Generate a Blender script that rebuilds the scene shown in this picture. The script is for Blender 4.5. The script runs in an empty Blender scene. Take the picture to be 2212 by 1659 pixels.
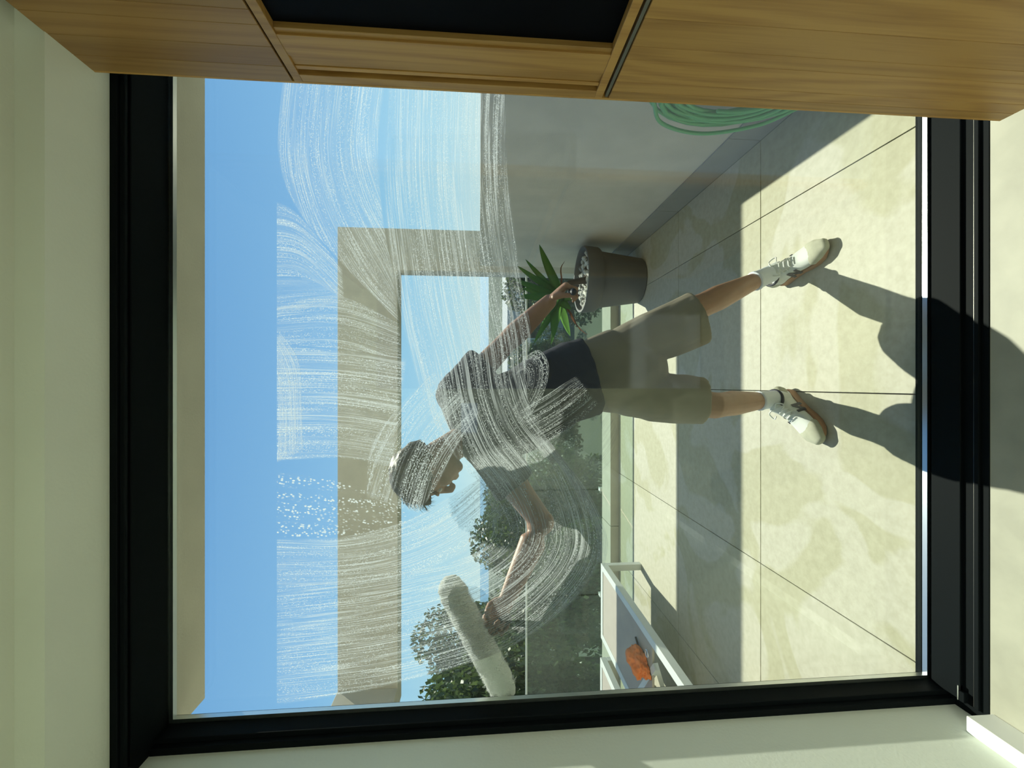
import bpy, bmesh, math, random
from mathutils import Vector, Matrix, noise, Quaternion
random.seed(7)
V = Vector
PI = math.pi
sc = bpy.context.scene
COL = sc.collection
# ------------------------------------------------------------------ camera, sky, sun, exposure
F, H, PITCH = 900.0, 1.46, math.radians(4.45)
cp, sp = math.cos(PITCH), math.sin(PITCH)
cam = bpy.data.cameras.new('camera')
co = bpy.data.objects.new('camera', cam); COL.objects.link(co)
cam.sensor_fit = 'HORIZONTAL'; cam.sensor_width = 36.0; cam.lens = F / 2212 * 36.0
cam.clip_start = 0.02; cam.clip_end = 6000
# the phone was held sideways: image right is the room's down
Z_ = V((0, -cp, sp)); Y_ = V((1, 0, 0)); X_ = Y_.cross(Z_)
co.matrix_world = Matrix.Translation((0, 0, H)) @ Matrix((X_, Y_, Z_)).transposed().to_4x4()
sc.camera = co

w = bpy.data.worlds.new('sky'); sc.world = w; w.use_nodes = True
nt = w.node_tree; nt.nodes.clear()
wo = nt.nodes.new('ShaderNodeOutputWorld'); bg = nt.nodes.new('ShaderNodeBackground')
tc = nt.nodes.new('ShaderNodeTexCoord'); sx = nt.nodes.new('ShaderNodeSeparateXYZ')
rp = nt.nodes.new('ShaderNodeValToRGB')
nt.links.new(tc.outputs['Generated'], sx.inputs[0]); nt.links.new(sx.outputs['Z'], rp.inputs[0])
cr = rp.color_ramp
cr.elements[0].position = 0.0; cr.elements[0].color = (0.62, 0.82, 0.88, 1)
cr.elements[1].position = 1.0; cr.elements[1].color = (0.06, 0.17, 0.42, 1)
for p, c in ((0.06, (0.50, 0.77, 0.92)), (0.18, (0.36, 0.67, 0.93)), (0.32, (0.27, 0.55, 0.90)), (0.5, (0.20, 0.45, 0.82)), (0.7, (0.12, 0.29, 0.60))):
    e = cr.elements.new(p); e.color = (*c, 1)
nt.links.new(rp.outputs[0], bg.inputs[0]); bg.inputs[1].default_value = 1.0
nt.links.new(bg.outputs[0], wo.inputs[0])

SUN = V((-0.19, -0.85, -1.0)).normalized()
sl = bpy.data.lights.new('sun', 'SUN'); sl.energy = 7.0; sl.angle = math.radians(0.53); sl.color = (1.0, 0.95, 0.80)
so = bpy.data.objects.new('sun', sl); COL.objects.link(so)
so.rotation_euler = (-SUN).to_track_quat('Z', 'Y').to_euler(); so.location = (2, 8, 9)

vs = sc.view_settings
vs.view_transform = 'Standard'; vs.look = 'None'; vs.gamma = 1; vs.use_curve_mapping = False; vs.exposure = 0.0

# ------------------------------------------------------------------ helpers
def ray(px, py):
    r = (829.5 - py) / F; up = (1106 - px) / F
    return V((r, cp + up * sp, up * cp - sp))
def at(px, py, Y):
    d = ray(px, py); t = Y / d.y
    return V((d.x * t, Y, H + d.z * t))
def fl(px, py, z=0.0):
    d = ray(px, py); t = (z - H) / d.z
    return V((d.x * t, d.y * t, z))

def tag(o, label=None, cat=None, group=None, kind=None):
    if label: o['label'] = label
    if cat: o['category'] = cat
    if group: o['group'] = group
    if kind: o['kind'] = kind
    return o
def empty(name, loc=(0, 0, 0), rz=0):
    o = bpy.data.objects.new(name, None); COL.objects.link(o)
    o.location = loc; o.rotation_euler = (0, 0, rz); o.empty_display_size = 0.1
    return o
def obj(name, bm, mat, parent=None, smooth=False, loc=None):
    me = bpy.data.meshes.new(name); bm.to_mesh(me); bm.free()
    if mat: me.materials.append(mat)
    if smooth:
        for p in me.polygons: p.use_smooth = True
    o = bpy.data.objects.new(name, me); COL.objects.link(o)
    if parent:
        o.parent = parent
    if loc is not None: o.location = loc
    return o
def wchild(o, parent):       # geometry in world coordinates, parent an empty at its base
    o.parent = parent
    o.location = -V(parent.location)
    return o
def recenter(o):             # put the origin of a one-mesh thing at its base centre
    me = o.data
    xs = [v.co for v in me.vertices]
    c = V(((min(v.x for v in xs) + max(v.x for v in xs)) / 2, (min(v.y for v in xs) + max(v.y for v in xs)) / 2, min(v.z for v in xs)))
    me.transform(Matrix.Translation(-c)); o.location = V(o.location) + c
    return o
def box(bm, x0, x1, y0, y1, z0, z1, bev=0.0):
    r = bmesh.ops.create_cube(bm, size=1)
    for v in r['verts']:
        v.co = V((x0 + (v.co.x + .5) * (x1 - x0), y0 + (v.co.y + .5) * (y1 - y0), z0 + (v.co.z + .5) * (z1 - z0)))
    if bev > 0:
        es = list({e for v in r['verts'] for e in v.link_edges})
        bmesh.ops.bevel(bm, geom=es, offset=bev, segments=1, affect='EDGES')
def bx(name, x0, x1, y0, y1, z0, z1, mat, parent=None, bev=0.0):
    bm = bmesh.new(); box(bm, x0, x1, y0, y1, z0, z1, bev)
    o = obj(name, bm, mat)
    if parent: o.parent = parent; o.location = -V(parent.matrix_world.translation if False else parent.location)
    return o
def ring_frame(t, side):
    t = t.normalized(); s = side - t * side.dot(t)
    if s.length < 1e-4: s = t.orthogonal()
    s.normalize(); return s, t.cross(s)
def tube(bm, pts, rad, n=12, side=V((1, 0, 0)), cap='round', sq=0.0):
    pts = [V(p) for p in pts]
    rad = [(r, r) if not hasattr(r, '__len__') else r for r in rad]
    P, R, T = [], [], []
    m = len(pts)
    for i in range(m):
        t = (pts[min(i + 1, m - 1)] - pts[max(i - 1, 0)]).normalized()
        P.append(pts[i]); R.append(rad[i]); T.append(t)
    if cap in ('round', 'start'):
        pre, post = [], []
        for a in (0.95, 0.7, 0.35):
            k = math.sqrt(1 - a * a); q = min(rad[0])
            pre.append((pts[0] - T[0] * q * a, (rad[0][0] * k, rad[0][1] * k), T[0]))
        if cap == 'start': post = None
        for a in (() if post is None else (0.35, 0.7, 0.95)):
            k = math.sqrt(1 - a * a); q = min(rad[-1])
            post.append((pts[-1] + T[-1] * q * a, (rad[-1][0] * k, rad[-1][1] * k), T[-1]))
        seq = pre + list(zip(P, R, T)) + (post or [])
    else:
        seq = list(zip(P, R, T))
    rings = []
    for p, r, t in seq:
        s, c = ring_frame(t, side)
        ring = []
        for k in range(n):
            a = 2 * PI * k / n
            ca, sa = math.cos(a), math.sin(a)
            if sq:
                ca = math.copysign(abs(ca) ** (1 - sq), ca); sa = math.copysign(abs(sa) ** (1 - sq), sa)
            ring.append(bm.verts.new(p + s * (ca * r[0]) + c * (sa * r[1])))
        rings.append(ring)
    for a, b in zip(rings, rings[1:]):
        for k in range(n):
            bm.faces.new((a[k], a[(k + 1) % n], b[(k + 1) % n], b[k]))
    bm.faces.new(list(reversed(rings[0]))); bm.faces.new(rings[-1])
def ball(bm, c, r, M=None, u=16, v=10):
    rs = bmesh.ops.create_uvsphere(bm, u_segments=u, v_segments=v, radius=1.0)
    if not hasattr(r, '__len__'): r = (r, r, r)
    for q in rs['verts']:
        p = V((q.co.x * r[0], q.co.y * r[1], q.co.z * r[2]))
        q.co = V(c) + (M @ p if M else p)
def spline(pts, n):
    """Catmull-Rom through points, n samples per span"""
    pts = [V(p) for p in pts]; out = []
    q = [pts[0] * 2 - pts[1]] + pts + [pts[-1] * 2 - pts[-2]]
    for i in range(1, len(q) - 2):
        for k in range(n):
            t = k / n
            a, b, c, d = q[i - 1], q[i], q[i + 1], q[i + 2]
            out.append(0.5 * ((2 * b) + (c - a) * t + (2 * a - 5 * b + 4 * c - d) * t * t + (-a + 3 * b - 3 * c + d) * t ** 3))
    out.append(pts[-1]); return out
def remesh(name, bm, mat, parent, voxel=0.006, it=6, disp=None, fac=0.5):
    bmesh.ops.recalc_face_normals(bm, faces=bm.faces)
    o = obj(name, bm, None)
    m = o.modifiers.new('r', 'REMESH'); m.mode = 'VOXEL'; m.voxel_size = voxel
    s = o.modifiers.new('s', 'SMOOTH'); s.factor = fac; s.iterations = it
    dg = bpy.context.evaluated_depsgraph_get(); dg.update()
    me = bpy.data.meshes.new_from_object(o.evaluated_get(dg))
    o.modifiers.clear(); old = o.data; o.data = me; bpy.data.meshes.remove(old)
    me.name = name; me.materials.clear(); me.materials.append(mat)
    if disp:
        nv = [v.normal.copy() for v in me.vertices]
        for v, nn in zip(me.vertices, nv):
            v.co += nn * disp(v.co)
    for p in me.polygons: p.use_smooth = True
    wchild(o, parent)
    return o

# ------------------------------------------------------------------ materials
def mat(name, col=(0.5, 0.5, 0.5), rough=0.6, metal=0.0, var=0.0, scale=8.0, bump=0.0, bscale=200.0, rnd=0.0, col2=None,
        stretch=None, spec=0.5, sss=0.0, detail=4.0):
    m = bpy.data.materials.new(name); m.use_nodes = True
    t = m.node_tree; N = t.nodes; L = t.links
    b = N['Principled BSDF']
    b.inputs['Roughness'].default_value = rough; b.inputs['Metallic'].default_value = metal
    b.inputs['Specular IOR Level'].default_value = spec
    if sss: b.inputs['Subsurface Weight'].default_value = sss; b.inputs['Subsurface Radius'].default_value = (0.02, 0.008, 0.004)
    tc = N.new('ShaderNodeTexCoord'); mp = N.new('ShaderNodeMapping'); L.new(tc.outputs['Object'], mp.inputs[0])
    if stretch: mp.inputs['Scale'].default_value = stretch
    c2 = col2 or tuple(max(0, c * (1 - var)) for c in col)
    nz = N.new('ShaderNodeTexNoise'); nz.inputs['Scale'].default_value = scale; nz.inputs['Detail'].default_value = detail
    L.new(mp.outputs[0], nz.inputs['Vector'])
    rr = N.new('ShaderNodeValToRGB'); rr.color_ramp.elements[0].position = 0.35; rr.color_ramp.elements[1].position = 0.65
    rr.color_ramp.elements[0].color = (*c2, 1); rr.color_ramp.elements[1].color = (*col, 1)
    L.new(nz.outputs[0], rr.inputs[0])
    last = rr.outputs[0]
    if rnd:
        oi = N.new('ShaderNodeObjectInfo'); mr = N.new('ShaderNodeMapRange')
        mr.inputs['To Min'].default_value = 1 - rnd; mr.inputs['To Max'].default_value = 1 + rnd
        L.new(oi.outputs['Random'], mr.inputs[0])
        hs = N.new('ShaderNodeHueSaturation'); L.new(mr.outputs[0], hs.inputs['Value']); L.new(last, hs.inputs['Color']); last = hs.outputs[0]
        ad = N.new('ShaderNodeVectorMath'); ad.operation = 'ADD'; L.new(mp.outputs[0], ad.inputs[0])
        cx = N.new('ShaderNodeCombineXYZ'); ml = N.new('ShaderNodeMath'); ml.operation = 'MULTIPLY'; ml.inputs[1].default_value = 37.0
        L.new(oi.outputs['Random'], ml.inputs[0]); L.new(ml.outputs[0], cx.inputs[0]); L.new(ml.outputs[0], cx.inputs[1])
        L.new(cx.outputs[0], ad.inputs[1]); L.new(ad.outputs[0], nz.inputs['Vector'])
    L.new(last, b.inputs['Base Color'])
    if bump:
        n2 = N.new('ShaderNodeTexNoise'); n2.inputs['Scale'].default_value = bscale; n2.inputs['Detail'].default_value = 3
        L.new(tc.outputs['Object'], n2.inputs['Vector'])
        bp = N.new('ShaderNodeBump'); bp.inputs['Strength'].default_value = bump; bp.inputs['Distance'].default_value = 0.004
        L.new(n2.outputs[0], bp.inputs['Height']); L.new(bp.outputs[0], b.inputs['Normal'])
    m['b'] = 1
    return m

def wood_mat(name, c1, c2, rnd=0.16):
    m = bpy.data.materials.new(name); m.use_nodes = True
    t = m.node_tree; N = t.nodes; L = t.links; b = N['Principled BSDF']
    b.inputs['Roughness'].default_value = 0.42
    tc = N.new('ShaderNodeTexCoord'); oi = N.new('ShaderNodeObjectInfo')
    ml = N.new('ShaderNodeMath'); ml.operation = 'MULTIPLY'; ml.inputs[1].default_value = 51.0; L.new(oi.outputs['Random'], ml.inputs[0])
    cx = N.new('ShaderNodeCombineXYZ'); L.new(ml.outputs[0], cx.inputs[0]); L.new(ml.outputs[0], cx.inputs[1]); L.new(ml.outputs[0], cx.inputs[2])
    ad = N.new('ShaderNodeVectorMath'); ad.operation = 'ADD'; L.new(tc.outputs['Object'], ad.inputs[0]); L.new(cx.outputs[0], ad.inputs[1])
    mp = N.new('ShaderNodeMapping'); mp.inputs['Scale'].default_value = (1, 1, 0.13); L.new(ad.outputs[0], mp.inputs[0])
    n1 = N.new('ShaderNodeTexNoise'); n1.inputs['Scale'].default_value = 5.0; n1.inputs['Detail'].default_value = 1.0; n1.inputs['Distortion'].default_value = 0.6
    L.new(mp.outputs[0], n1.inputs['Vector'])
    ms = N.new('ShaderNodeMath'); ms.operation = 'MULTIPLY'; ms.inputs[1].default_value = 11.0; L.new(n1.outputs[0], ms.inputs[0])
    fr = N.new('ShaderNodeMath'); fr.operation = 'PINGPONG'; fr.inputs[1].default_value = 0.5; L.new(ms.outputs[0], fr.inputs[0])
    mp2 = N.new('ShaderNodeMapping'); mp2.inputs['Scale'].default_value = (1, 1, 0.03); L.new(ad.outputs[0], mp2.inputs[0])
    n2 = N.new('ShaderNodeTexNoise'); n2.inputs['Scale'].default_value = 150.0; n2.inputs['Detail'].default_value = 3.0; L.new(mp2.outputs[0], n2.inputs['Vector'])
    am = N.new('ShaderNodeMath'); am.operation = 'MULTIPLY_ADD'; am.inputs[1].default_value = 0.9; L.new(fr.outputs[0], am.inputs[0])
    hb = N.new('ShaderNodeMath'); hb.operation = 'MULTIPLY'; hb.inputs[1].default_value = 0.75; L.new(n2.outputs[0], hb.inputs[0]); L.new(hb.outputs[0], am.inputs[2])
    rr = N.new('ShaderNodeValToRGB'); rr.color_ramp.elements[0].position = 0.15; rr.color_ramp.elements[1].position = 0.75
    rr.color_ramp.elements[0].color = (*c2, 1); rr.color_ramp.elements[1].color = (*c1, 1); L.new(am.outputs[0], rr.inputs[0])
    mr = N.new('ShaderNodeMapRange'); mr.inputs['To Min'].default_value = 1 - rnd; mr.inputs['To Max'].default_value = 1 + rnd; L.new(oi.outputs['Random'], mr.inputs[0])
    hs = N.new('ShaderNodeHueSaturation'); L.new(mr.outputs[0], hs.inputs['Value']); L.new(rr.outputs[0], hs.inputs['Color'])
    L.new(hs.outputs[0], b.inputs['Base Color'])
    return m

def glass_mat(name, tint=(0.97, 0.99, 0.98), ior=1.5, haze=0.0, hazecol=(0.8, 0.85, 0.85), boost=1.0):
    m = bpy.data.materials.new(name); m.use_nodes = True
    t = m.node_tree; N = t.nodes; L = t.links; N.clear()
    o = N.new('ShaderNodeOutputMaterial'); tr = N.new('ShaderNodeBsdfTransparent'); gl = N.new('ShaderNodeBsdfGlossy')
    tr.inputs[0].default_value = (*tint, 1); gl.inputs['Roughness'].default_value = 0.0
    ge = N.new('ShaderNodeNewGeometry'); dt = N.new('ShaderNodeVectorMath'); dt.operation = 'DOT_PRODUCT'
    L.new(ge.outputs['Normal'], dt.inputs[0]); L.new(ge.outputs['Incoming'], dt.inputs[1])
    def mth(op, a, b=None):
        n = N.new('ShaderNodeMath'); n.operation = op
        for i, q in enumerate((a, b)):
            if q is None: continue
            if isinstance(q, (int, float)): n.inputs[i].default_value = q
            else: L.new(q, n.inputs[i])
        return n.outputs[0]
    # Schlick reflectance of one glass-air face, the same from either side of the thin pane
    fr = mth('ADD', mth('MULTIPLY', mth('POWER', mth('SUBTRACT', 1.0, mth('ABSOLUTE', dt.outputs['Value'])), 5.0), 0.96), 0.026)
    mx = N.new('ShaderNodeMixShader')
    L.new(fr, mx.inputs[0]); L.new(tr.outputs[0], mx.inputs[1]); L.new(gl.outputs[0], mx.inputs[2])
    last = mx.outputs[0]
    if haze:
        df = N.new('ShaderNodeBsdfDiffuse'); df.inputs[0].default_value = (*hazecol, 1)
        tl = N.new('ShaderNodeBsdfTranslucent'); tl.inputs[0].default_value = (*hazecol, 1)
        a = N.new('ShaderNodeMixShader'); L.new(df.outputs[0], a.inputs[1]); L.new(tl.outputs[0], a.inputs[2])
        m2 = N.new('ShaderNodeMixShader'); m2.inputs[0].default_value = haze; L.new(last, m2.inputs[1]); L.new(a.outputs[0], m2.inputs[2]); last = m2.outputs[0]
    L.new(last, o.inputs[0])
    return m

def soap_mat(name, base=0.05, streak=0.35, drop=0.8, seed=0.0, dscale=240.0, su=5.0, sv=330.0):
    """water and soap left by the sleeve: fine streaks along the stroke (u) broken into droplets"""
    m = bpy.data.materials.new(name); m.use_nodes = True
    t = m.node_tree; N = t.nodes; L = t.links; N.clear()
    def math_(op, a, b=None, c=None):
        n = N.new('ShaderNodeMath'); n.operation = op
        for i, q in enumerate((a, b, c)):
            if q is None: continue
            if isinstance(q, (int, float)): n.inputs[i].default_value = q
            else: L.new(q, n.inputs[i])
        return n.outputs[0]
    uv = N.new('ShaderNodeUVMap')
    def nz(scale, sxy, detail=2.0):
        mp = N.new('ShaderNodeMapping'); mp.inputs['Scale'].default_value = (sxy[0], sxy[1], 1); mp.inputs['Location'].default_value = (seed, seed * 1.7, seed)
        L.new(uv.outputs[0], mp.inputs[0])
        n = N.new('ShaderNodeTexNoise'); n.inputs['Scale'].default_value = scale; n.inputs['Detail'].default_value = detail
        L.new(mp.outputs[0], n.inputs['Vector']); return n.outputs[0]
    def ramp(x, a, b):
        r = N.new('ShaderNodeMapRange'); r.inputs['From Min'].default_value = a; r.inputs['From Max'].default_value = b
        L.new(x, r.inputs[0]); return r.outputs[0]
    s1 = ramp(nz(1.0, (su, sv), 2.0), 0.47, 0.62)               # fine lines
    s2 = ramp(nz(1.0, (2.0, 30.0), 2.0), 0.22, 0.55)            # broader bands
    vo = N.new('ShaderNodeTexVoronoi'); vo.inputs['Scale'].default_value = 1.0; vo.inputs['Randomness'].default_value = 0.9
    mp = N.new('ShaderNodeMapping'); mp.inputs['Scale'].default_value = (dscale * 0.8, dscale * 1.25, 1); mp.inputs['Location'].default_value = (seed, seed, 0)
    L.new(uv.outputs[0], mp.inputs[0]); L.new(mp.outputs[0], vo.inputs['Vector'])
    dd = ramp(vo.outputs['Distance'], 0.42, 0.25)
    s3 = ramp(nz(1.0, (3.0, 75.0), 2.0), 0.38, 0.60)
    lines = math_('MULTIPLY', s1, s2)
    drops = math_('MULTIPLY', dd, s3)
    fac = math_('ADD', base, math_('ADD', math_('MULTIPLY', lines, streak), math_('MULTIPLY', drops, drop)))
    # fade at the edges of the stroke (v stored as a second uv layer 0..1)
    ue = N.new('ShaderNodeUVMap'); ue.uv_map = 'edge'; se = N.new('ShaderNodeSeparateXYZ'); L.new(ue.outputs[0], se.inputs[0])
    ed = math_('PINGPONG', se.outputs[1], 0.5); ed = ramp(ed, 0.0, 0.02)
    en = math_('PINGPONG', se.outputs[0], 0.5); en = ramp(en, 0.0, 0.03)
    fac = math_('MULTIPLY', fac, math_('MULTIPLY', ed, en))
    cl = N.new('ShaderNodeClamp'); L.new(fac, cl.inputs[0]); cl.inputs['Max'].default_value = 0.9
    tr = N.new('ShaderNodeBsdfTransparent'); tl = N.new('ShaderNodeBsdfTranslucent'); tl.inputs[0].default_value = (0.74, 0.78, 0.80, 1)
    df = N.new('ShaderNodeBsdfDiffuse'); df.inputs[0].default_value = (0.85, 0.9, 0.92, 1)
    a = N.new('ShaderNodeMixShader'); a.inputs[0].default_value = 0.75; L.new(df.outputs[0], a.inputs[1]); L.new(tl.outputs[0], a.inputs[2])
    mx = N.new('ShaderNodeMixShader'); L.new(cl.outputs[0], mx.inputs[0]); L.new(tr.outputs[0], mx.inputs[1]); L.new(a.outputs[0], mx.inputs[2])
    o = N.new('ShaderNodeOutputMaterial'); L.new(mx.outputs[0], o.inputs[0])
    return m

M = {}
M['plaster'] = mat('white wall plaster', (0.82, 0.87, 0.78), 0.85, var=0.03, scale=3, bump=0.12, bscale=120)
M['ceil'] = mat('ceiling plaster', (0.86, 0.88, 0.76), 0.85, var=0.04, scale=3, bump=0.12, bscale=120)
M['render'] = mat('outdoor beige render', (0.55, 0.51, 0.42), 0.9, var=0.10, scale=5, bump=0.35, bscale=140)
M['skirt'] = mat('grey stone skirting', (0.27, 0.27, 0.24), 0.7, var=0.1, scale=6)
M['floor_in'] = mat('interior stone floor', (0.40, 0.395, 0.31), 0.55, var=0.16, scale=9, detail=9)
M['base'] = mat('white skirting paint', (0.82, 0.84, 0.80), 0.5)
M['black'] = mat('black aluminium frame', (0.004, 0.006, 0.007), 0.6, metal=0.0, spec=0.06)
M['spacer'] = mat('aluminium spacer', (0.75, 0.77, 0.76), 0.28, metal=1.0)
M['seal'] = mat('black rubber seal', (0.012, 0.012, 0.02), 0.6)
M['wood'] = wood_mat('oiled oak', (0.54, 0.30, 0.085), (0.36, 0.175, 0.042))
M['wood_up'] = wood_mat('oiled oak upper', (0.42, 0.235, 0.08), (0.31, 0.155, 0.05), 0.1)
M['shelfpaint'] = mat('cabinet end paint', (0.62, 0.66, 0.80), 0.5)
M['blackglass'] = mat('black panel', (0.002, 0.0025, 0.004), 0.5, spec=0.06)
M['curb'] = mat('terrace coping', (0.45, 0.435, 0.35), 0.8, var=0.1, scale=10, detail=8)
M['joint'] = mat('dark joint', (0.02, 0.02, 0.018), 0.9)
M['land'] = mat('distant land', (0.10, 0.12, 0.08), 1.0, var=0.4, scale=0.05)
M['sea'] = mat('sea water', (0.12, 0.24, 0.34), 0.35, spec=0.3)
M['metal'] = mat('white powder coated metal', (0.58, 0.62, 0.58), 0.35)
M['sand'] = mat('table top slab', (0.36, 0.33, 0.28), 0.7, var=0.06, scale=12)
M['pot'] = mat('dark grey plastic pot', (0.085, 0.088, 0.085), 0.62, bump=0.05)
M['soil'] = mat('potting soil', (0.02, 0.016, 0.012), 1.0, bump=0.6)
M['stone'] = mat('white pebble', (0.50, 0.51, 0.46), 0.7, rnd=0.35)
M['hose'] = mat('green garden hose', (0.10, 0.42, 0.16), 0.35)
M['orange'] = mat('orange cloth', (0.75, 0.22, 0.06), 0.9, bump=0.3, bscale=300)
M['cream'] = mat('cream cloth', (0.6, 0.57, 0.45), 0.9, bump=0.3)
M['rubber'] = mat('black rubber grip', (0.012, 0.014, 0.02), 0.55)
M['sleeve'] = mat('white microfibre sleeve', (0.80, 0.82, 0.78), 0.95, bump=0.9, bscale=350, sss=0.8)
M['sleeve'].node_tree.nodes['Principled BSDF'].inputs['Subsurface Radius'].default_value = (0.03, 0.03, 0.026)
_t = M['sleeve'].node_tree; _b = _t.nodes['Principled BSDF']; _l = _t.nodes.new('ShaderNodeBsdfTranslucent'); _l.inputs[0].default_value = (.85, .88, .80, 1)
_m = _t.nodes.new('ShaderNodeMixShader'); _m.inputs[0].default_value = 0.35; _t.links.new(_b.outputs[0], _m.inputs[1]); _t.links.new(_l.outputs[0], _m.inputs[2]); _t.links.new(_m.outputs[0], _t.nodes['Material Output'].inputs[0])
M['skin'] = mat('skin', (0.46, 0.25, 0.15), 0.5, var=0.14, scale=14, sss=0.06, bump=0.1, bscale=300)
M['hair'] = mat('brown hair', (0.085, 0.048, 0.024), 0.55, var=0.4, scale=40)
M['shirt'] = mat('navy t-shirt', (0.016, 0.018, 0.034), 0.92, bump=0.1, bscale=600)
M['shorts'] = mat('khaki shorts', (0.30, 0.265, 0.19), 0.9, var=0.08, scale=10, bump=0.12, bscale=600)
M['sock'] = mat('white ribbed sock', (0.78, 0.82, 0.88), 0.9)
M['shoe'] = mat('white shoe leather', (0.68, 0.71, 0.66), 0.55, var=0.05, scale=20)
M['shoe2'] = mat('beige shoe suede', (0.50, 0.50, 0.38), 0.85, var=0.15, scale=40)
M['sole'] = mat('gum sole', (0.40, 0.20, 0.10), 0.6)
M['lace'] = mat('white lace', (0.75, 0.77, 0.72), 0.8)
M['emblem'] = mat('dark emblem', (0.02, 0.02, 0.035), 0.6)
M['trunk'] = mat('bark', (0.06, 0.045, 0.03), 0.9, bump=0.5, bscale=40)
M['wallface'] = M['render']
M['glass'] = glass_mat('window glass', boost=1)
M['bal'] = glass_mat('balustrade glass', (0.80, 0.88, 0.84), haze=0.03, hazecol=(0.5, 0.58, 0.56))

def leafy(name, c1, c2, trans=0.4):
    m = bpy.data.materials.new(name); m.use_nodes = True
    t = m.node_tree; N = t.nodes; L = t.links; b = N['Principled BSDF']; out = N['Material Output']
    b.inputs['Roughness'].default_value = 0.45
    g = N.new('ShaderNodeNewGeometry'); rr = N.new('ShaderNodeValToRGB')
    rr.color_ramp.elements[0].color = (*c1, 1); rr.color_ramp.elements[1].color = (*c2, 1)
    L.new(g.outputs['Random Per Island'], rr.inputs[0]); L.new(rr.outputs[0], b.inputs['Base Color'])
    tl = N.new('ShaderNodeBsdfTranslucent'); hs = N.new('ShaderNodeHueSaturation'); hs.inputs['Value'].default_value = 2.2; L.new(rr.outputs[0], hs.inputs['Color']); L.new(hs.outputs[0], tl.inputs[0])
    mx = N.new('ShaderNodeMixShader'); mx.inputs[0].default_value = trans; L.new(b.outputs[0], mx.inputs[1]); L.new(tl.outputs[0], mx.inputs[2]); L.new(mx.outputs[0], out.inputs[0])
    return m
M['leaf'] = leafy('strap leaf', (0.05, 0.13, 0.035), (0.12, 0.24, 0.05), 0.5)
M['dryleaf'] = leafy('dried leaf', (0.14, 0.055, 0.03), (0.22, 0.10, 0.05), 0.3)
M['foliage'] = leafy('tree foliage', (0.018, 0.035, 0.012), (0.07, 0.10, 0.03), 0.3)

def tile_mat():
    m = mat('beige terrace tile', (0.425, 0.41, 0.325), 0.62, rnd=0.035)
    t = m.node_tree; N = t.nodes; L = t.links; b = N['Principled BSDF']
    # large soft dried-water stains plus fine stone speckle
    src = b.inputs['Base Color'].links[0].from_socket
    geo = N.new('ShaderNodeNewGeometry')
    n1 = N.new('ShaderNodeTexNoise'); n1.inputs['Scale'].default_value = 1.5; n1.inputs['Detail'].default_value = 2.5; n1.inputs['Distortion'].default_value = 1.2
    L.new(geo.outputs['Position'], n1.inputs['Vector'])
    r1 = N.new('ShaderNodeValToRGB'); r1.color_ramp.elements[0].position = 0.50; r1.color_ramp.elements[1].position = 0.54
    r1.color_ramp.elements[0].color = (1, 1, 1, 1); r1.color_ramp.elements[1].color = (0.86, 0.86, 0.74, 1); L.new(n1.outputs[0], r1.inputs[0])
    n2 = N.new('ShaderNodeTexNoise'); n2.inputs['Scale'].default_value = 26; n2.inputs['Detail'].default_value = 8; n2.inputs['Roughness'].default_value = 0.7
    L.new(geo.outputs['Position'], n2.inputs['Vector'])
    r2 = N.new('ShaderNodeValToRGB'); r2.color_ramp.elements[0].position = 0.36; r2.color_ramp.elements[1].position = 0.62
    r2.color_ramp.elements[0].color = (0.88, 0.88, 0.84, 1); r2.color_ramp.elements[1].color = (1.05, 1.05, 1.05, 1); L.new(n2.outputs[0], r2.inputs[0])
    m1 = N.new('ShaderNodeMix'); m1.data_type = 'RGBA'; m1.blend_type = 'MULTIPLY'; m1.inputs[0].default_value = 1
    m2 = N.new('ShaderNodeMix'); m2.data_type = 'RGBA'; m2.blend_type = 'MULTIPLY'; m2.inputs[0].default_value = 1
    L.new(src, m1.inputs[6]); L.new(r1.outputs[0], m1.inputs[7]); L.new(m1.outputs[2], m2.inputs[6]); L.new(r2.outputs[0], m2.inputs[7])
    L.new(m2.outputs[2], b.inputs['Base Color'])
    return m
M['tile'] = tile_mat()

# ------------------------------------------------------------------ the room
S = lambda o: tag(o, kind='structure')
XW = -0.985          # left wall face
S(bx('floor', XW - 0.2, 3.2, -5.2, 1.085, -0.15, 0.0, M['floor_in']))
S(bx('wall_left', XW - 0.2, XW, -5.2, 1.17, 0.0, 2.75, M['plaster']))
S(bx('baseboard_left', XW, XW + 0.045, -5.2, 1.078, 0.0, 0.085, M['base'], bev=0.002))
S(bx('ceiling', XW - 0.2, 3.2, -5.2, 0.925, 2.405, 2.6, M['ceil']))
S(bx('trim_1', XW, 1.2, 0.925, 1.075, 2.348, 2.75, M['ceil']))            # bulkhead over the window
S(bx('wall_back', XW - 0.2, -0.90, -5.3, -5.0, 0.0, 2.75, M['plaster']))
wb = bpy.data.objects['wall_back']
bm = bmesh.new()
for a in ((-0.34, 0.05, 0, 2.75), (0.36, 3.2, 0, 2.75), (-0.90, -0.34, 0, 1.50), (-0.90, -0.34, 1.80, 2.75), (0.05, 0.36, 0, 1.36), (0.05, 0.36, 1.47, 2.75)):
    box(bm, a[0], a[1], -5.3, -5.0, a[2], a[3])
o = obj('wall_back', bm, M['plaster']); S(o); o.name = 'trim_2'
S(bx('wall_right', 1.42, 1.62, -5.2, 1.1, 0.0, 2.75, M['plaster']))

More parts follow.
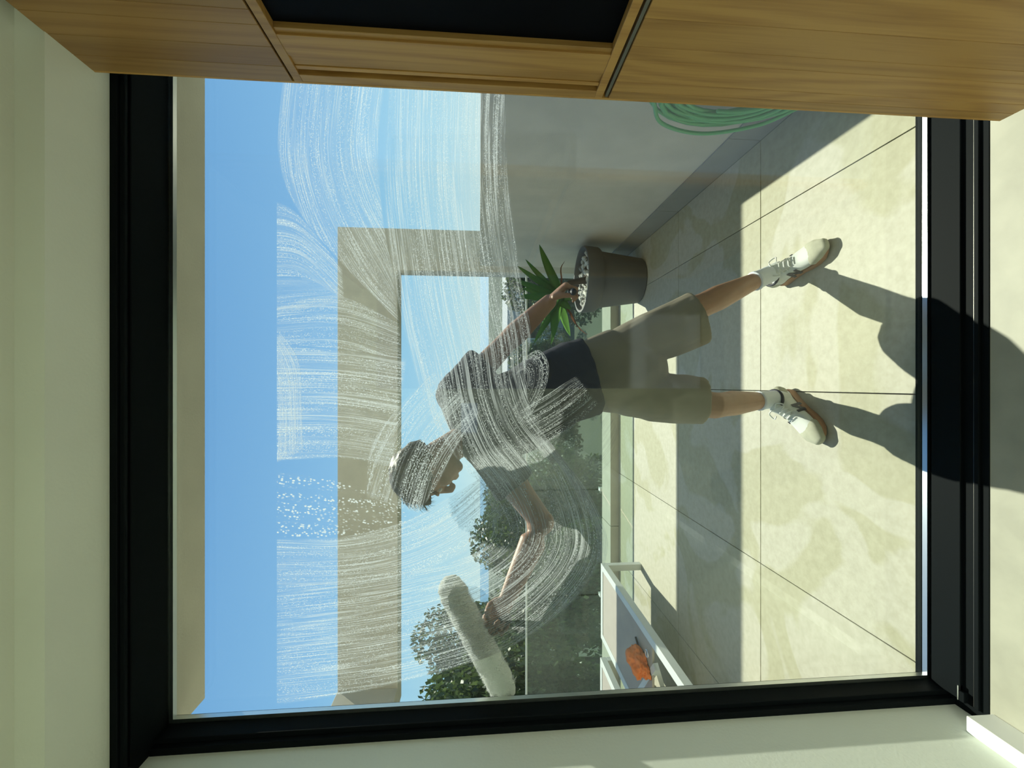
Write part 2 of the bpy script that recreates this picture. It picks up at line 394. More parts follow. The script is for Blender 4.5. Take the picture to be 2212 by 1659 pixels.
# house wall around the window (outdoor side), unseen top raised to cut skylight
S(bx('wall_outside', -6.5, -1.16, 1.20, 1.44, -0.1, 6.4, M['render']))
S(bx('trim_3', -1.03, 1.28, 1.275, 1.44, 2.358, 6.4, mat('bounce lit lintel render', (0.88, 0.82, 0.66), 0.9, var=0.08, scale=5, bump=0.35, bscale=140)))        # lintel with its rendered soffit, colour lightened in place of bounced light
S(bx('trim_4', -1.2, 1.6, 1.075, 1.275, 2.44, 3.6, M['render']))
S(bx('wall_outside', 1.2, 4.5, 1.20, 1.44, 2.5, 6.4, M['render']))
S(bx('trim_5', 1.20, 1.5, 1.10, 1.44, -0.1, 2.5, M['render']))
S(bx('trim_6', -1.2, XW - 0.0, 1.17, 1.20, -0.1, 2.5, M['plaster']))

# ------------------------------------------------------------------ the window
W = empty('window_1', (0.1, 1.18, 0)); S(W)
XL, XR, ZT = -0.955, 1.14, 2.332
def wp(name, *a, m=M['black'], bev=0.0015, label=None):
    o = bx(name, *a, m, W, bev)
    if label: o['label'] = label
    return o
wp('sill_rail', -1.03, 1.2, 1.085, 1.29, -0.06, 0.002)
wp('sill_rail', XL, XR, 1.105, 1.118, 0.002, 0.010)
wp('track_strip', XL, XR, 1.1185, 1.1225, 0.002, 0.006, m=mat('dull aluminium', (0.10, 0.10, 0.09), 0.4, metal=1.0), label='thin dull aluminium strip along the sill')
wp('sill_rail', XL, XR, 1.150, 1.232, 0.002, 0.012)
wp('sill_rail', XL, XR, 1.2635, 1.275, 0.002, 0.008)
wp('head_rail', -1.03, 1.2, 1.075, 1.275, ZT, 2.44)
wp('head_rail', XL, XR, 1.082, 1.092, ZT - 0.012, ZT)
wp('head_rail', XL, XR, 1.108, 1.112, ZT - 0.006, ZT)
wp('jamb', -1.03, XL, 1.19, 1.275, 0, ZT)
wp('jamb', -1.03, XL - 0.012, 1.172, 1.19, 0, ZT)
wp('jamb', XR, 1.2, 1.10, 1.275, 0, ZT)
wp('latch', XL, XL + 0.030, 1.135, 1.150, 0.002, 0.018)
wp('latch', XL, XL + 0.045, 1.150, 1.153, 0.002, 0.020, m=M['spacer'], label='small bright metal latch plate')
for a in ((XL, XR, 0.002, 0.013), (XL, XR, ZT - 0.012, ZT - 0.001)):
    wp('spacer', a[0], a[1], 1.2425, 1.2575, a[2], a[3], m=M['spacer'], bev=0, label='aluminium spacer between the two panes')
for a in ((XL, XL + 0.011), (XR - 0.011, XR)):
    wp('spacer', a[0], a[1], 1.2425, 1.2575, 0.013, ZT - 0.012, m=M['spacer'], bev=0, label='aluminium spacer between the two panes')
for y in (1.2385, 1.2575):
    bm = bmesh.new(); vv = [bm.verts.new(p) for p in ((XL, y, .002), (XR, y, .002), (XR, y, ZT - .001), (XL, y, ZT - .001))]; bm.faces.new(vv)
    o = obj('pane', bm, M['glass']); wchild(o, W)
    # a real 4 mm pane
    bm = bmesh.new(); bm.from_mesh(o.data); r = bmesh.ops.extrude_face_region(bm, geom=bm.faces[:]); 
    for g in r['geom']:
        if isinstance(g, bmesh.types.BMVert): g.co.y += 0.004
    bmesh.ops.recalc_face_normals(bm, faces=bm.faces); bm.to_mesh(o.data); bm.free()

# soap strokes on the outer face of the outer pane; one ribbon per stroke of the sleeve
soapN = [0]
def stroke(ea, eb, base=0.05, streak=0.3, drop=0.6, vmin=598, **kw):
    """ea, eb: the two edges of one sweep of the sleeve, points of the pane read from the photograph"""
    i = soapN[0]; soapN[0] += 1
    y = 1.2620 + i * 0.00025
    K = 72
    def curve(e):
        c = spline([at(p[0], p[1], y) for p in e], 24); m = len(c) - 1
        out = []
        for k in range(K + 1):
            f = k / K * m; j = min(int(f), m - 1); out.append(c[j].lerp(c[j + 1], f - j))
        return out
    A, B = curve(ea), curve(eb)
    zmax = at(vmin, 800, y).z
    bm = bmesh.new(); uvl = bm.loops.layers.uv.new('UVMap'); uve = bm.loops.layers.uv.new('edge')
    nw = 14; rows = []; s = 0
    for k in range(K + 1):
        if k: s += ((A[k] - A[k - 1]).length + (B[k] - B[k - 1]).length) / 2
        ww = (A[k] - B[k]).length; row = []
        for j in range(nw + 1):
            q = A[k].lerp(B[k], j / nw); q.y = y
            row.append((bm.verts.new(q), s, (j / nw - .5) * max(ww, .12), k / K, j / nw))
        rows.append(row)
    for a, b in zip(rows, rows[1:]):
        for j in range(nw):
            q = (a[j], a[j + 1], b[j + 1], b[j])
            f = bm.faces.new([e[0] for e in q])
            for l, e in zip(f.loops, q): l[uvl].uv = (e[1], e[2]); l[uve].uv = (e[3], e[4])
    for co_, no_ in (((0, y, zmax), (0, 0, 1)), ((XL + 0.004, y, 0), (-1, 0, 0))):
        bmesh.ops.bisect_plane(bm, geom=bm.verts[:] + bm.edges[:] + bm.faces[:], plane_co=co_, plane_no=no_, clear_outer=True)
    m = soap_mat('soapy water %d' % i, base, streak, drop, seed=3.1 * i + 1, **kw)
    o = obj('soap_streak', bm, m); wchild(o, W); o['kind'] = 'stuff'
    return o
# the big sweep round the raised forearm and up to the left of the picture
stroke([(1150, 930), (1230, 1010), (1290, 1120), (1300, 1200), (1250, 1290), (1120, 1390), (960, 1450), (800, 1490), (560, 1530)],
       [(1010, 985), (1040, 1050), (1060, 1110), (1060, 1150), (1030, 1180), (980, 1210), (900, 1230), (780, 1250), (560, 1262)], .05, .48, .5)
stroke([(560, 1264), (780, 1262), (900, 1240), (1010, 1190), (1100, 1100)], [(560, 1165), (730, 1160), (860, 1130), (950, 1085), (1040, 1030)], .08, .45, .6)
stroke([(560, 1165), (730, 1160), (890, 1140)], [(560, 1010), (730, 1040), (870, 1085)], .0, .03, 1.1, dscale=120.0)
stroke([(560, 1000), (730, 990), (850, 1010)], [(560, 742), (730, 755), (880, 775)], .08, .48, .6)
stroke([(790, 1075), (800, 970), (850, 890), (940, 800)], [(905, 1110), (950, 1040), (990, 960), (1040, 890)], .03, .40, .75)
# the band falling from the right over wall, arm and shirt
stroke([(840, 150), (829, 400), (850, 600), (885, 760), (930, 900), (1000, 1010), (1075, 1075)],
       [(1092, 150), (1095, 330), (1108, 470), (1130, 620), (1148, 720), (1137, 800), (1150, 890), (1215, 990)], .035, .42, .45)
stroke([(1130, 772), (1165, 756), (1186, 790), (1174, 850), (1130, 920)], [(1112, 812), (1130, 800), (1138, 815), (1130, 845), (1105, 885)], .01, .3, .8)
stroke([(1120, 890), (1190, 845), (1245, 812)], [(1165, 965), (1235, 925), (1295, 872)], .01, .3, .55)
stroke([(1165, 965), (1240, 905), (1310, 860)], [(1250, 1090), (1315, 1010), (1335, 930)], .02, .16, .05)
stroke([(1185, 950), (1270, 1060), (1312, 1160), (1306, 1225)], [(1150, 935), (1225, 1030), (1285, 1140), (1290, 1215)], .10, .4, .3)
# arcs at the upper right
stroke([(612, 150), (600, 330), (640, 450), (730, 560), (865, 700)], [(835, 150), (818, 300), (822, 400), (832, 500), (852, 600)], .08, .42, .5)
stroke([(560, 430), (635, 455), (740, 580)], [(560, 602), (660, 602), (745, 650)], .07, .42, .55)
stroke([(560, 682), (650, 670), (740, 652)], [(560, 600), (650, 600), (735, 610)], .06, .2, .3)
stroke([(560, 742), (730, 755), (870, 776)], [(560, 668), (730, 640), (865, 700)], .05, .4, .5)
stroke([(603, 715), (645, 780), (652, 880), (655, 975)], [(585, 760), (598, 840), (602, 920), (598, 1000)], .10, .4, .5)

# faint fine mist left on the clear band at the top
# ------------------------------------------------------------------ the tall oak cabinet
CX, CY = 0.722, 1.038
C = empty('cabinet', (CX + 0.3, 0.3, 0.0)); tag(C, 'tall oak cabinet beside the window with a dark niche between two doors', 'cabinet')
def cpart(name, y0, y1, z0, z1, m, x0=CX, x1=CX + 0.022, bev=0.0008, parent=None, label=None):
    o = bx(name, x0, x1, y0, y1, z0, z1, m, C, bev)
    if parent: o.parent = parent; o.location = (0, 0, 0)
    if label: o['label'] = label
    return o
YB = -0.75
def door(z0, z1, m, ys):
    d = cpart('door', YB, ys[-1], z0, z1, M['seal'], CX + 0.006, CX + 0.02, 0)
    for a, b in zip(ys, ys[1:]):
        bmx = bmesh.new(); box(bmx, CX, CX + 0.0195, a + 0.0003, b - 0.0003, z0, z1, 0.0006)
        o = obj('board', bmx, m); o.parent = d; o.location = (0, 0, 0)
    return d
ED = CY - 0.006
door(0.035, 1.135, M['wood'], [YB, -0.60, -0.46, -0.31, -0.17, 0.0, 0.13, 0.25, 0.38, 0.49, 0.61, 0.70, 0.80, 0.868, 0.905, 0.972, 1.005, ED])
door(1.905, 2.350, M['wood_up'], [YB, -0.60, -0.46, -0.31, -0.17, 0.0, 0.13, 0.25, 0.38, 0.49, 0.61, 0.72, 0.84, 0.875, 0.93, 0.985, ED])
cpart('edge_board', ED, CY, 0.035, 2.350, M['wood'], CX, CX + 0.04)
cpart('shelf', YB, ED, 1.880, 1.900, M['wood'], CX, CX + 0.30)
cpart('shelf', YB, ED, 1.152, 1.172, M['wood'], CX, CX + 0.30)
cpart('metal_strip', YB, ED, 1.137, 1.145, mat('dull metal strip', (0.22, 0.21, 0.17), 0.45, metal=0.6), CX + 0.003, CX + 0.02, label='thin dull metal strip above the lower door')
cpart('panel', 1.008, ED - 0.001, 1.172, 1.880, M['wood'], CX, CX + 0.02)
cpart('slat', 0.985, 0.996, 1.172, 1.880, M['wood'], CX + 0.004, CX + 0.03)
cpart('slat', 0.955, 0.984, 1.172, 1.880, M['wood'], CX + 0.006, CX + 0.03)
cpart('panel', 0.897, 0.953, 1.172, 1.880, M['wood'], CX + 0.001, CX + 0.03)
cpart('niche_side', 0.885, 0.897, 1.172, 1.880, M['wood'], CX + 0.006, CX + 0.03)
cpart('black_panel', 0.0, 0.885, 1.172, 1.880, M['blackglass'], CX + 0.018, CX + 0.03, label='black panel at the back of the niche')
cpart('niche_side', -0.02, 0.0, 1.172, 1.880, M['wood'], CX, CX + 0.03)
cpart('panel', YB, -0.02, 1.172, 1.880, M['wood'], CX, CX + 0.02)
cpart('end_panel', CY - 0.018, CY - 0.001, 0.0, 2.345, M['shelfpaint'], CX + 0.04, 1.41, label='pale lavender painted end panel facing the window')
cpart('carcass', YB, CY - 0.02, 0.0, 0.030, M['wood'], CX + 0.02, 1.40)
cpart('back_panel', YB, CY - 0.02, 0.03, 2.345, M['wood'], 1.38, 1.40)

CL = empty('added_fill_light', (0.6, -2.4, 2.405)); tag(CL, 'added luminous fill panel under the ceiling, out of view farther back in the room', 'fill light')  # unseen panel, added only to brighten the interior
bx('fill_panel_frame', 0.06, 1.14, -3.20, -1.70, 2.385, 2.404, M['metal'], CL, 0.003)
al = bpy.data.lights.new('fill_lamp', 'AREA'); al.shape = 'RECTANGLE'; al.size = 0.94; al.size_y = 1.36; al.energy = 68.0; al.color = (0.94, 1.0, 0.88)
ao = bpy.data.objects.new('fill_lamp', al); COL.objects.link(ao); ao.location = (0.60, -2.45, 2.38)

# open white door leaf behind the viewpoint, seen only as a reflection in the pane
D = empty('door_1', (0.35, -0.16, 0)); S(D)
bx('door_leaf', -0.03, 0.70, -0.20, -0.16, 0.01, 2.1, mat('white door paint', (0.60, 0.66, 0.80), 0.5), D, 0.002)
hb = bmesh.new(); tube(hb, [(0.04, -0.16, 1.02), (0.04, -0.12, 1.02), (0.06, -0.11, 1.02), (0.15, -0.11, 1.02)], [0.009] * 4, 10); wchild(obj('handle', hb, M['spacer'], smooth=True), D)

# ------------------------------------------------------------------ the terrace
T = empty('terrace_floor', (-2, 3, 0)); S(T)
bx('tile_bed', -6.3, 1.30, 1.262, 4.30, -0.12, -0.012, M['joint'], T)
xs = [-0.035 + 0.9 * k for k in range(-7, 3)]
ys = [2.064 + 0.9 * k for k in range(-1, 4)]
G = 0.0022
first = None
for i in range(len(xs) - 1):
    for j in range(len(ys) - 1):
        x0, x1 = xs[i], min(xs[i + 1], 1.27); y0, y1 = max(ys[j], 1.275), min(ys[j + 1], 4.29)
        if x1 - x0 < 0.05 or y1 - y0 < 0.05: continue
        bm = bmesh.new(); box(bm, x0 + G, x1 - G, y0 + G, y1 - G, -0.012, 0.0, 0.0008)
        wchild(obj('tile', bm, M['tile']), T)
cb = empty('coping', (-2, 4.45, -0.1)); S(cb)
x = -6.3
while x < 1.3:
    bx('coping_stone', x + .002, min(x + 1.196, 1.30), 4.295, 4.60, -0.1, 0.085, M['curb'], cb, 0.003); x += 1.2

# terrace wall on the right with its skirting
S(bx('wall_terrace', 1.28, 1.60, 1.44, 4.52, -0.1, 1.455, M['render']))
bm = bmesh.new(); y = 1.44
sk = empty('baseboard_right', (1.275, 2.9, 0)); S(sk)
for y0, y1 in ((1.44, 2.062), (2.066, 2.962), (2.966, 3.862), (3.866, 4.29)):
    bx('skirting_stone', 1.269, 1.2795, y0, y1, 0.0, 0.172, M['skirt'], sk, 0.001)

# free standing concrete frame: beam, pillar, side beam
FR = empty('pergola', (1.5, 4.95, 0)); tag(FR, 'tall beige rendered pergola frame crossing the sky beyond the terrace', 'pergola')
bx('beam', -3.70, 1.76, 4.80, 5.03, 2.385, 3.045, M['render'], FR, 0.004)
bx('beam', -3.70, -3.44, 1.45, 4.80, 2.385, 3.045, M['render'], FR, 0.004)
bx('pillar', 1.29, 1.76, 4.80, 5.03, -0.4, 2.385, M['render'], FR, 0.004)

# glass balustrade
B = empty('balustrade', (-1.5, 4.66, -0.1)); tag(B, 'frameless glass balustrade along the terrace edge with a thin top rail', 'balustrade')
xx = -6.0
while xx < 1.2:
    x1 = min(xx + 1.2, 1.27)
    bx('glass_panel', xx + .01, x1 - .01, 4.655, 4.667, 0.0, 0.925, M['bal'], B)
    bx('clamp', xx - 0.02, xx + 0.02, 4.63, 4.69, -0.1, 0.10, M['metal'], B, 0.002)
    xx += 1.2
bx('top_rail', -6.0, 1.27, 4.648, 4.674, 0.925, 0.945, M['metal'], B, 0.003)
S(bx('terrace_edge', -6.3, 1.6, 4.60, 4.75, -0.6, -0.02, M['render']))

# ------------------------------------------------------------------ landscape
S(bx('ground', -260, 260, 4.9, 260, -4.4, -4.2, M['land']))
S(bx('sea', -3000, 3000, 259, 4500, -4.6, -4.3, M['sea']))
def foliage_bm(n, rx, rz, lobes, leaf=0.16, seed=1):
    R = random.Random(seed); bm = bmesh.new()
    L_ = [(V((R.uniform(-.6, .6) * rx, R.uniform(-.6, .6) * rx, R.uniform(-.55, .6) * rz)), R.uniform(.35, .6)) for _ in range(lobes)]
    for k in range(n):
        c, s = R.choice(L_)
        d = V((R.gauss(0, 1), R.gauss(0, 1), R.gauss(0, 1))).normalized()
        p = c + V((d.x * rx, d.y * rx, d.z * rz)) * s * R.uniform(.75, 1.05)
        a = V((R.gauss(0, 1), R.gauss(0, 1), R.gauss(0, 1))).normalized(); b = a.orthogonal(); b.rotate(Quaternion(a, R.uniform(0, 6.28)))
        l = leaf * R.uniform(.6, 1.3)
        q = [p + a * l, p + b * l * .4, p - a * l * .8, p - b * l * .4]
        bm.faces.new([bm.verts.new(v) for v in q])
    return bm
fm = {}
def tree(x, y, top, rx, h, key, label, bottom=-4.2, n=16000, leaf=0.045, cat='tree', group=None):
    zc = top - h / 2
    t = empty('tree' if cat == 'tree' else 'hedge_bush', (x, y, bottom)); tag(t, label, cat, group)
    if key not in fm:
        bm = foliage_bm(n, 1.0, 1.0, 14, leaf, seed=hash(key) % 97 if not isinstance(key, int) else key)
        me = bpy.data.meshes.new('foliage'); bm.to_mesh(me); bm.free(); me.materials.append(M['foliage']); fm[key] = me
    f = bpy.data.objects.new('foliage', fm[key]); COL.objects.link(f); f.parent = t; f.location = (0, 0, zc - bottom); f.scale = (rx, rx, h / 2); f['kind'] = 'stuff'
    f.rotation_euler = (0, 0, x * 3)
    bm = bmesh.new(); tube(bm, [(0, 0, 0), (0.08, 0, (zc - bottom) * .5), (0, .05, zc - bottom + h * .2)], [0.16, 0.12, 0.05], 8)
    for k in range(5):
        a = k * 1.3; b0 = V((0, 0, (zc - bottom) * (.6 + .07 * k)))
        tube(bm, [b0, b0 + V((math.cos(a) * rx * .3, math.sin(a) * rx * .3, h * .15)), b0 + V((math.cos(a) * rx * .6, math.sin(a) * rx * .6, h * .28))], [0.06, 0.04, 0.02], 6)
    obj('trunk', bm, M['trunk'], t, True)
tree(-6.9, 9.0, 2.75, 1.35, 4.6, 11, 'dark green tree rising above the horizon, tallest and leftmost past the balustrade')
tree(-4.3, 8.6, 1.75, 1.15, 4.0, 12, 'dark green tree behind the white cleaning sleeve, right of the tallest tree')
tree(-8.6, 12.6, 3.2, 1.8, 5, 13, 'dark tree set back behind the tallest one, beyond the lower end of the sleeve')
tree(-3.6, 12.6, 1.25, 1.8, 4.2, 11, 'low rounded tree behind the bent upper arm of the person')
tree(-1.2, 18.5, 0.9, 1.9, 4.2, 12, 'low rounded tree below the horizon behind the torso')
tree(-7.0, 19.5, 1.6, 2.6, 4.8, 13, 'broad far tree seen behind the raised forearm')
tree(0.9, 24, 0.0, 2.0, 4.0, 13, 'low far tree behind the waist of the person, beyond the glass balustrade')
tree(4.2, 18, 0.5, 2.1, 4.2, 11, 'low far tree behind the leaves of the potted plant')

# far white house with flat roof seen under the leaves
hs_ = empty('house', (2.6, 30, -4.2)); tag(hs_, 'pale flat-roofed house far beyond the potted plant', 'house')
hm = mat('pale house render', (0.40, 0.41, 0.40), 0.9)
bx('wall', 0.2, 9.0, 28, 34, -4.2, -0.6, hm, hs_); bx('roof', 0.0, 9.2, 27.8, 34.2, -0.6, -0.4, hm, hs_)
for k in range(4):
    wf = bx('window', 1.0 + k * 2, 2.2 + k * 2, 27.95, 28.05, -2.8, -1.4, M['base'], hs_); 
    pn = bmesh.new(); box(pn, 1.1 + k * 2, 2.1 + k * 2, 27.93, 27.96, -2.7, -1.5); po = obj('pane', pn, M['blackglass']); po.parent = wf

# ------------------------------------------------------------------ low outdoor tables
def bar(bm, a, b, w, h):
    a, b = V(a), V(b); t = (b - a).normalized(); s = t.cross(V((0, 0, 1)))
    if s.length < .01: s = V((1, 0, 0))
    s.normalize(); u = s.cross(t)
    q = []
    for p in (a, b):
        q.append([bm.verts.new(p + s * (i * w / 2) + u * (j * h / 2)) for i, j in ((-1, -1), (1, -1), (1, 1), (-1, 1))])
    for k in range(4): bm.faces.new((q[0][k], q[0][(k + 1) % 4], q[1][(k + 1) % 4], q[1][k]))
    bm.faces.new(q[0][::-1]); bm.faces.new(q[1])
def table(x0, x1, y0, y1, z, label, brace=False):
    t = empty('outdoor_table', ((x0 + x1) / 2, (y0 + y1) / 2, 0)); tag(t, label, 'table', 'white framed low tables on the terrace')
    w = 0.055
    for x in (x0, x1 - w):
        bx('frame_rail', x, x + w, y0, y1, z - w, z, M['metal'], t, 0.003)
    for y in (y0, y1 - w):
        bx('frame_rail', x0 + w, x1 - w, y, y + w, z - w, z, M['metal'], t, 0.003)
    for x in (x0, x1 - w):
        for y in (y0, y1 - w):
            bx('leg', x, x + w, y, y + w, 0.0, z - w, M['metal'], t, 0.003)
    ym = y0 + (y1 - y0) * (0.30 if brace else 0.02)
    bx('table_top', x0 + w, x1 - w, ym, y1 - w, z - 0.022, z - 0.006, M['sand'], t, 0.002)
    if brace:
        a = fl(1418, 1440, z - 0.02); a.x = min(a.x, x1 - .05)
        for b in (fl(1368, 1518, z - 0.02), fl(1440, 1512, z - 0.30)):
            bm = bmesh.new(); bar(bm, a, b, 0.04, 0.03); wchild(obj('brace', bm, M['metal']), t)
    return t
TZ = 0.36
table(-2.31, -1.63, 2.12, 3.72, TZ, 'low white-framed outdoor table holding an orange cloth, right of the other table', True)
table(-3.40, -2.50, 2.30, 3.74, TZ, 'low white-framed outdoor table farther left, at the frame edge')
# orange cloth
def crumple(name, c, r, m, seed, label, cat, flat=0.45):
    bm = bmesh.new(); bmesh.ops.create_icosphere(bm, subdivisions=5, radius=1)
    for v in bm.verts:
        d = v.co.copy(); n1 = noise.noise(d * 1.8 + V((seed, 0, 0))); n2 = noise.noise(d * 4.5 + V((0, seed, 0)))
        k = 1 + 0.42 * n1 - 0.30 * abs(n2)
        v.co = V((d.x * r[0] * k, d.y * r[1] * k, max(-0.02, d.z * r[2] * k)))
    o = obj(name, bm, m, None, True, c); tag(o, label, cat); return o
pz = fl(1388, 1430, TZ)
crumple('cleaning_cloth', (pz.x, pz.y, TZ + 0.018), (0.085, 0.13, 0.075), M['orange'], 3.3, 'crumpled orange cleaning cloth on the low white table', 'cloth')
pz = fl(1402, 1500, TZ)
pz = fl(1398, 1500, 0.05)
crumple('rag', (pz.x, pz.y, 0.03), (0.10, 0.12, 0.06), M['cream'], 8.1, 'small crumpled cream rag on the tiles under the low table', 'rag')
# scraper: thin black bar with a ring end
a = fl(1373, 1376, TZ + .01); b = fl(1386, 1420, TZ + .01)
sr = empty('scraper', (a + b) / 2 - V((0, 0, .016))); tag(sr, 'slim dark scraper lying on the low table beside the orange cloth', 'scraper')
bm = bmesh.new(); bar(bm, a, b, 0.010, 0.012); wchild(obj('blade_bar', bm, M['rubber']), sr)
bm = bmesh.new(); c = fl(1397, 1412, TZ + .012)
tube(bm, [c + V((math.cos(k * PI / 8) * 0.022, math.sin(k * PI / 8) * 0.022, 0)) for k in range(17)], [0.004] * 17, 6, side=V((0, 0, 1)))
rg = obj('tape_ring', bm, M['spacer'], smooth=True); tag(rg, 'small pale ring lying beside the scraper on the low table', 'ring')

# ------------------------------------------------------------------ potted plant
PC = V((0.945, 3.72, 0))
P = empty('potted_plant', PC); tag(P, 'dark grey potted plant with strap leaves and white pebbles by the terrace wall', 'potted plant')
def lathe(name, prof, m, parent, n=48, smooth=True):
    bm = bmesh.new(); rings = []
    for r, z in prof: rings.append([bm.verts.new((r * math.cos(2 * PI * k / n), r * math.sin(2 * PI * k / n), z)) for k in range(n)])
    for a_, b_ in zip(rings, rings[1:]):
        for k in range(n): bm.faces.new((a_[k], a_[(k + 1) % n], b_[(k + 1) % n], b_[k]))
    o = obj(name, bm, m, parent, smooth); 
    md = o.modifiers.new('e', 'EDGE_SPLIT'); md.split_angle = math.radians(40)
    return o
lathe('pot', [(0.0, 0.002), (0.190, 0.002), (0.200, 0.01), (0.252, 0.385), (0.254, 0.40), (0.276, 0.405), (0.286, 0.42), (0.296, 0.53), (0.292, 0.545), (0.272, 0.545), (0.266, 0.53), (0.25, 0.42)], M['pot'], P)
lathe('soil', [(0.0, 0.49), (0.15, 0.488), (0.266, 0.478)], M['soil'], P)
sm = []
for k in range(5):
    bm = bmesh.new(); bmesh.ops.create_icosphere(bm, subdivisions=2, radius=1)
    for v in bm.verts: v.co *= 1 + 0.35 * noise.noise(v.co * 1.3 + V((k * 5.1, 0, 0)))
    me = bpy.data.meshes.new('stone'); bm.to_mesh(me); bm.free(); me.materials.append(M['stone']); sm.append(me)
R = random.Random(4); pts = []
for k in range(900):
    r = 0.25 * math.sqrt(R.random()); a = R.uniform(0, 2 * PI)
    p = V((r * math.cos(a), r * math.sin(a), 0.495))
    if all((p - q).length > 0.043 for q in pts) and not r < 0.05:
        pts.append(p)
        o = bpy.data.objects.new('stone', R.choice(sm)); COL.objects.link(o); o.parent = P; o.location = p
        s = R.uniform(.018, .027); o.scale = (s * 1.2, s, s * .7); o.rotation_euler = (R.uniform(0, 3), R.uniform(0, .6), R.uniform(0, 6))
bm = bmesh.new(); tube(bm, [(0, -.02, 0.46), (-0.02, -.04, 0.56), (-0.05, -.05, 0.66)], [0.035, 0.03, 0.03], 10); obj('stem', bm, M['trunk'], P, True)
def leaf(base, tip, width, sag, name='leaf', m=M['leaf'], curl=0.0, seed=0):
    base, tip = V(base), V(tip); n = 12; bm = bmesh.new(); rows = []
    d = tip - base; mid = base + d * .5 + V((0, 0, sag))
    side = d.cross(V((0.15, -1, 0.0 if seed else R.uniform(-.1, .5)))).normalized()
    for i in range(n + 1):
        t = i / n; p = base * (1 - t) ** 2 + mid * 2 * t * (1 - t) + tip * t * t
        if curl: p = p + V((math.sin(t * 9 + seed), math.cos(t * 7), math.sin(t * 11))) * curl * t
        w_ = width * (min(1, 0.35 + 2.2 * t) * (1 - t ** 2.6) ** .8 + 0.02)
        up = d.cross(side).normalized()
        rows.append([p - side * w_ - up * w_ * -.35, p - side * w_ * .5 - up * w_ * -.08, p, p + side * w_ * .5 - up * w_ * -.08, p + side * w_ - up * w_ * -.35])
    rows = [[bm.verts.new(q) for q in r] for r in rows]
    for a_, b_ in zip(rows, rows[1:]):
        for k in range(4): bm.faces.new((a_[k], a_[k + 1], b_[k + 1], b_[k]))
    bmesh.ops.solidify(bm, geom=bm.faces[:], thickness=0.0015)
    return obj(name, bm, m, P, True)
def pl(px, py, dy=0.0): return at(px, py, PC.y - 0.06 + dy) - PC
lb = pl(1213, 640)
# broad strap leaves (tips read from the photograph, each at its own depth)
for tx, ty, dy, w_, sg in ((1165, 528, -.10, .026, .02), (1117, 574, .05, .020, .03), (1104, 600, -.06, .020, .04), (1135, 560, .12, .018, .02),
                           (1128, 622, .16, .024, .03), (1118, 640, -.12, .026, .02), (1144, 698, -.14, .038, .03), (1153, 742, .02, .020, .03),
                           (1162, 722, .12, .022, .02), (1196, 730, -.06, .030, .03), (1232, 726, .10, .024, .03), (1190, 745, .14, .020, .02),
                           (1245, 644, -.12, .022, .05), (1235, 668, -.08, .026, .05), (1140, 590, .18, .018, .02), (1205, 700, .18, .024, .02), (1180, 560, .2, .018, .03)):
    leaf(lb + V((R.uniform(-.02, .02), R.uniform(-.02, .02), R.uniform(-.03, .01))), pl(tx, ty, dy), w_ * 1.65, sg)
leaf(lb, pl(1218, 561, -.05), .008, .03, 'dry_leaf', M['dryleaf'], .012, 1)
leaf(lb, pl(1256, 712, -.08), .010, .04, 'dry_leaf', M['dryleaf'], .015, 2)
leaf(lb, pl(1268, 722, .02), .009, .06, 'dry_leaf', M['dryleaf'], .015, 3)

# ------------------------------------------------------------------ hose on the wall
HO = empty('garden_hose', (1.24, 1.60, 0.05)); tag(HO, 'coiled pale green garden hose hanging on the shaded terrace wall', 'hose')
hc = V((1.225, 1.60, 0.42))
bm = bmesh.new(); pp = []
for k in range(24 * 14 + 1):
    a = 2 * PI * k / 24; r = 0.285 + 0.020 * math.sin(k * .37) - 0.0075 * (k / 24)
    pp.append(hc + V((-0.02 + 0.035 * math.sin(k * .13), math.cos(a) * r * 0.92, math.sin(a) * r * 1.18)))
tube(bm, pp, [0.0085] * len(pp), 8, side=V((1, 0, 0)))
wchild(obj('coil', bm, M['hose'], smooth=True), HO)
bm = bmesh.new(); lp = [hc + V((-.04, .08, -.33)), hc + V((-.05, .20, -.22)), hc + V((-.05, .28, .0)), hc + V((-.05, .22, .22)), hc + V((-.045, .08, .32))]
lp = spline(lp, 8); tube(bm, lp, [0.0085] * len(lp), 8); wchild(obj('loop', bm, M['hose'], smooth=True), HO)
bm = bmesh.new(); tube(bm, [V((1.28, 1.60, 0.70)), V((1.20, 1.60, 0.70)), V((1.18, 1.60, 0.73))], [0.012] * 3, 8); wchild(obj('hook', bm, M['metal'], smooth=True), HO)

# ------------------------------------------------------------------ the person
PE = empty('person', (0.2, 1.75, 0)); tag(PE, 'person in navy t-shirt and khaki shorts leaning left to wash the window', 'person')
A1, A2 = at(1678, 862, 1.83), at(1668, 590, 1.83)
K1, K2 = at(1545, 876, 1.745), at(1500, 668, 1.745)
H1, H2 = at(1345, 852, 1.79), at(1345, 752, 1.79)
WST = at(1255, 822, 1.76); CH = at(1120, 882, 1.64); NB = at(1010, 945, 1.56)
S1, S2 = at(1062, 984, 1.47), at(988, 852, 1.66)
E1, W1 = at(1170, 1128, 1.43), at(1095, 1296, 1.375)
E2, W2 = at(1092, 742, 1.69), at(1188, 650, 1.63)
HC = at(918, 1018, 1.50)
up = V((-0.62, -0.10, 0.78)).normalized(); fc = V((-0.72, 0.06, -0.66)); fc = (fc - up * fc.dot(up)).normalized(); sd = fc.cross(up).normalized()
MH = Matrix((sd, fc, up)).transposed()
bm = bmesh.new()
chest_side = (S2 - S1).normalized()
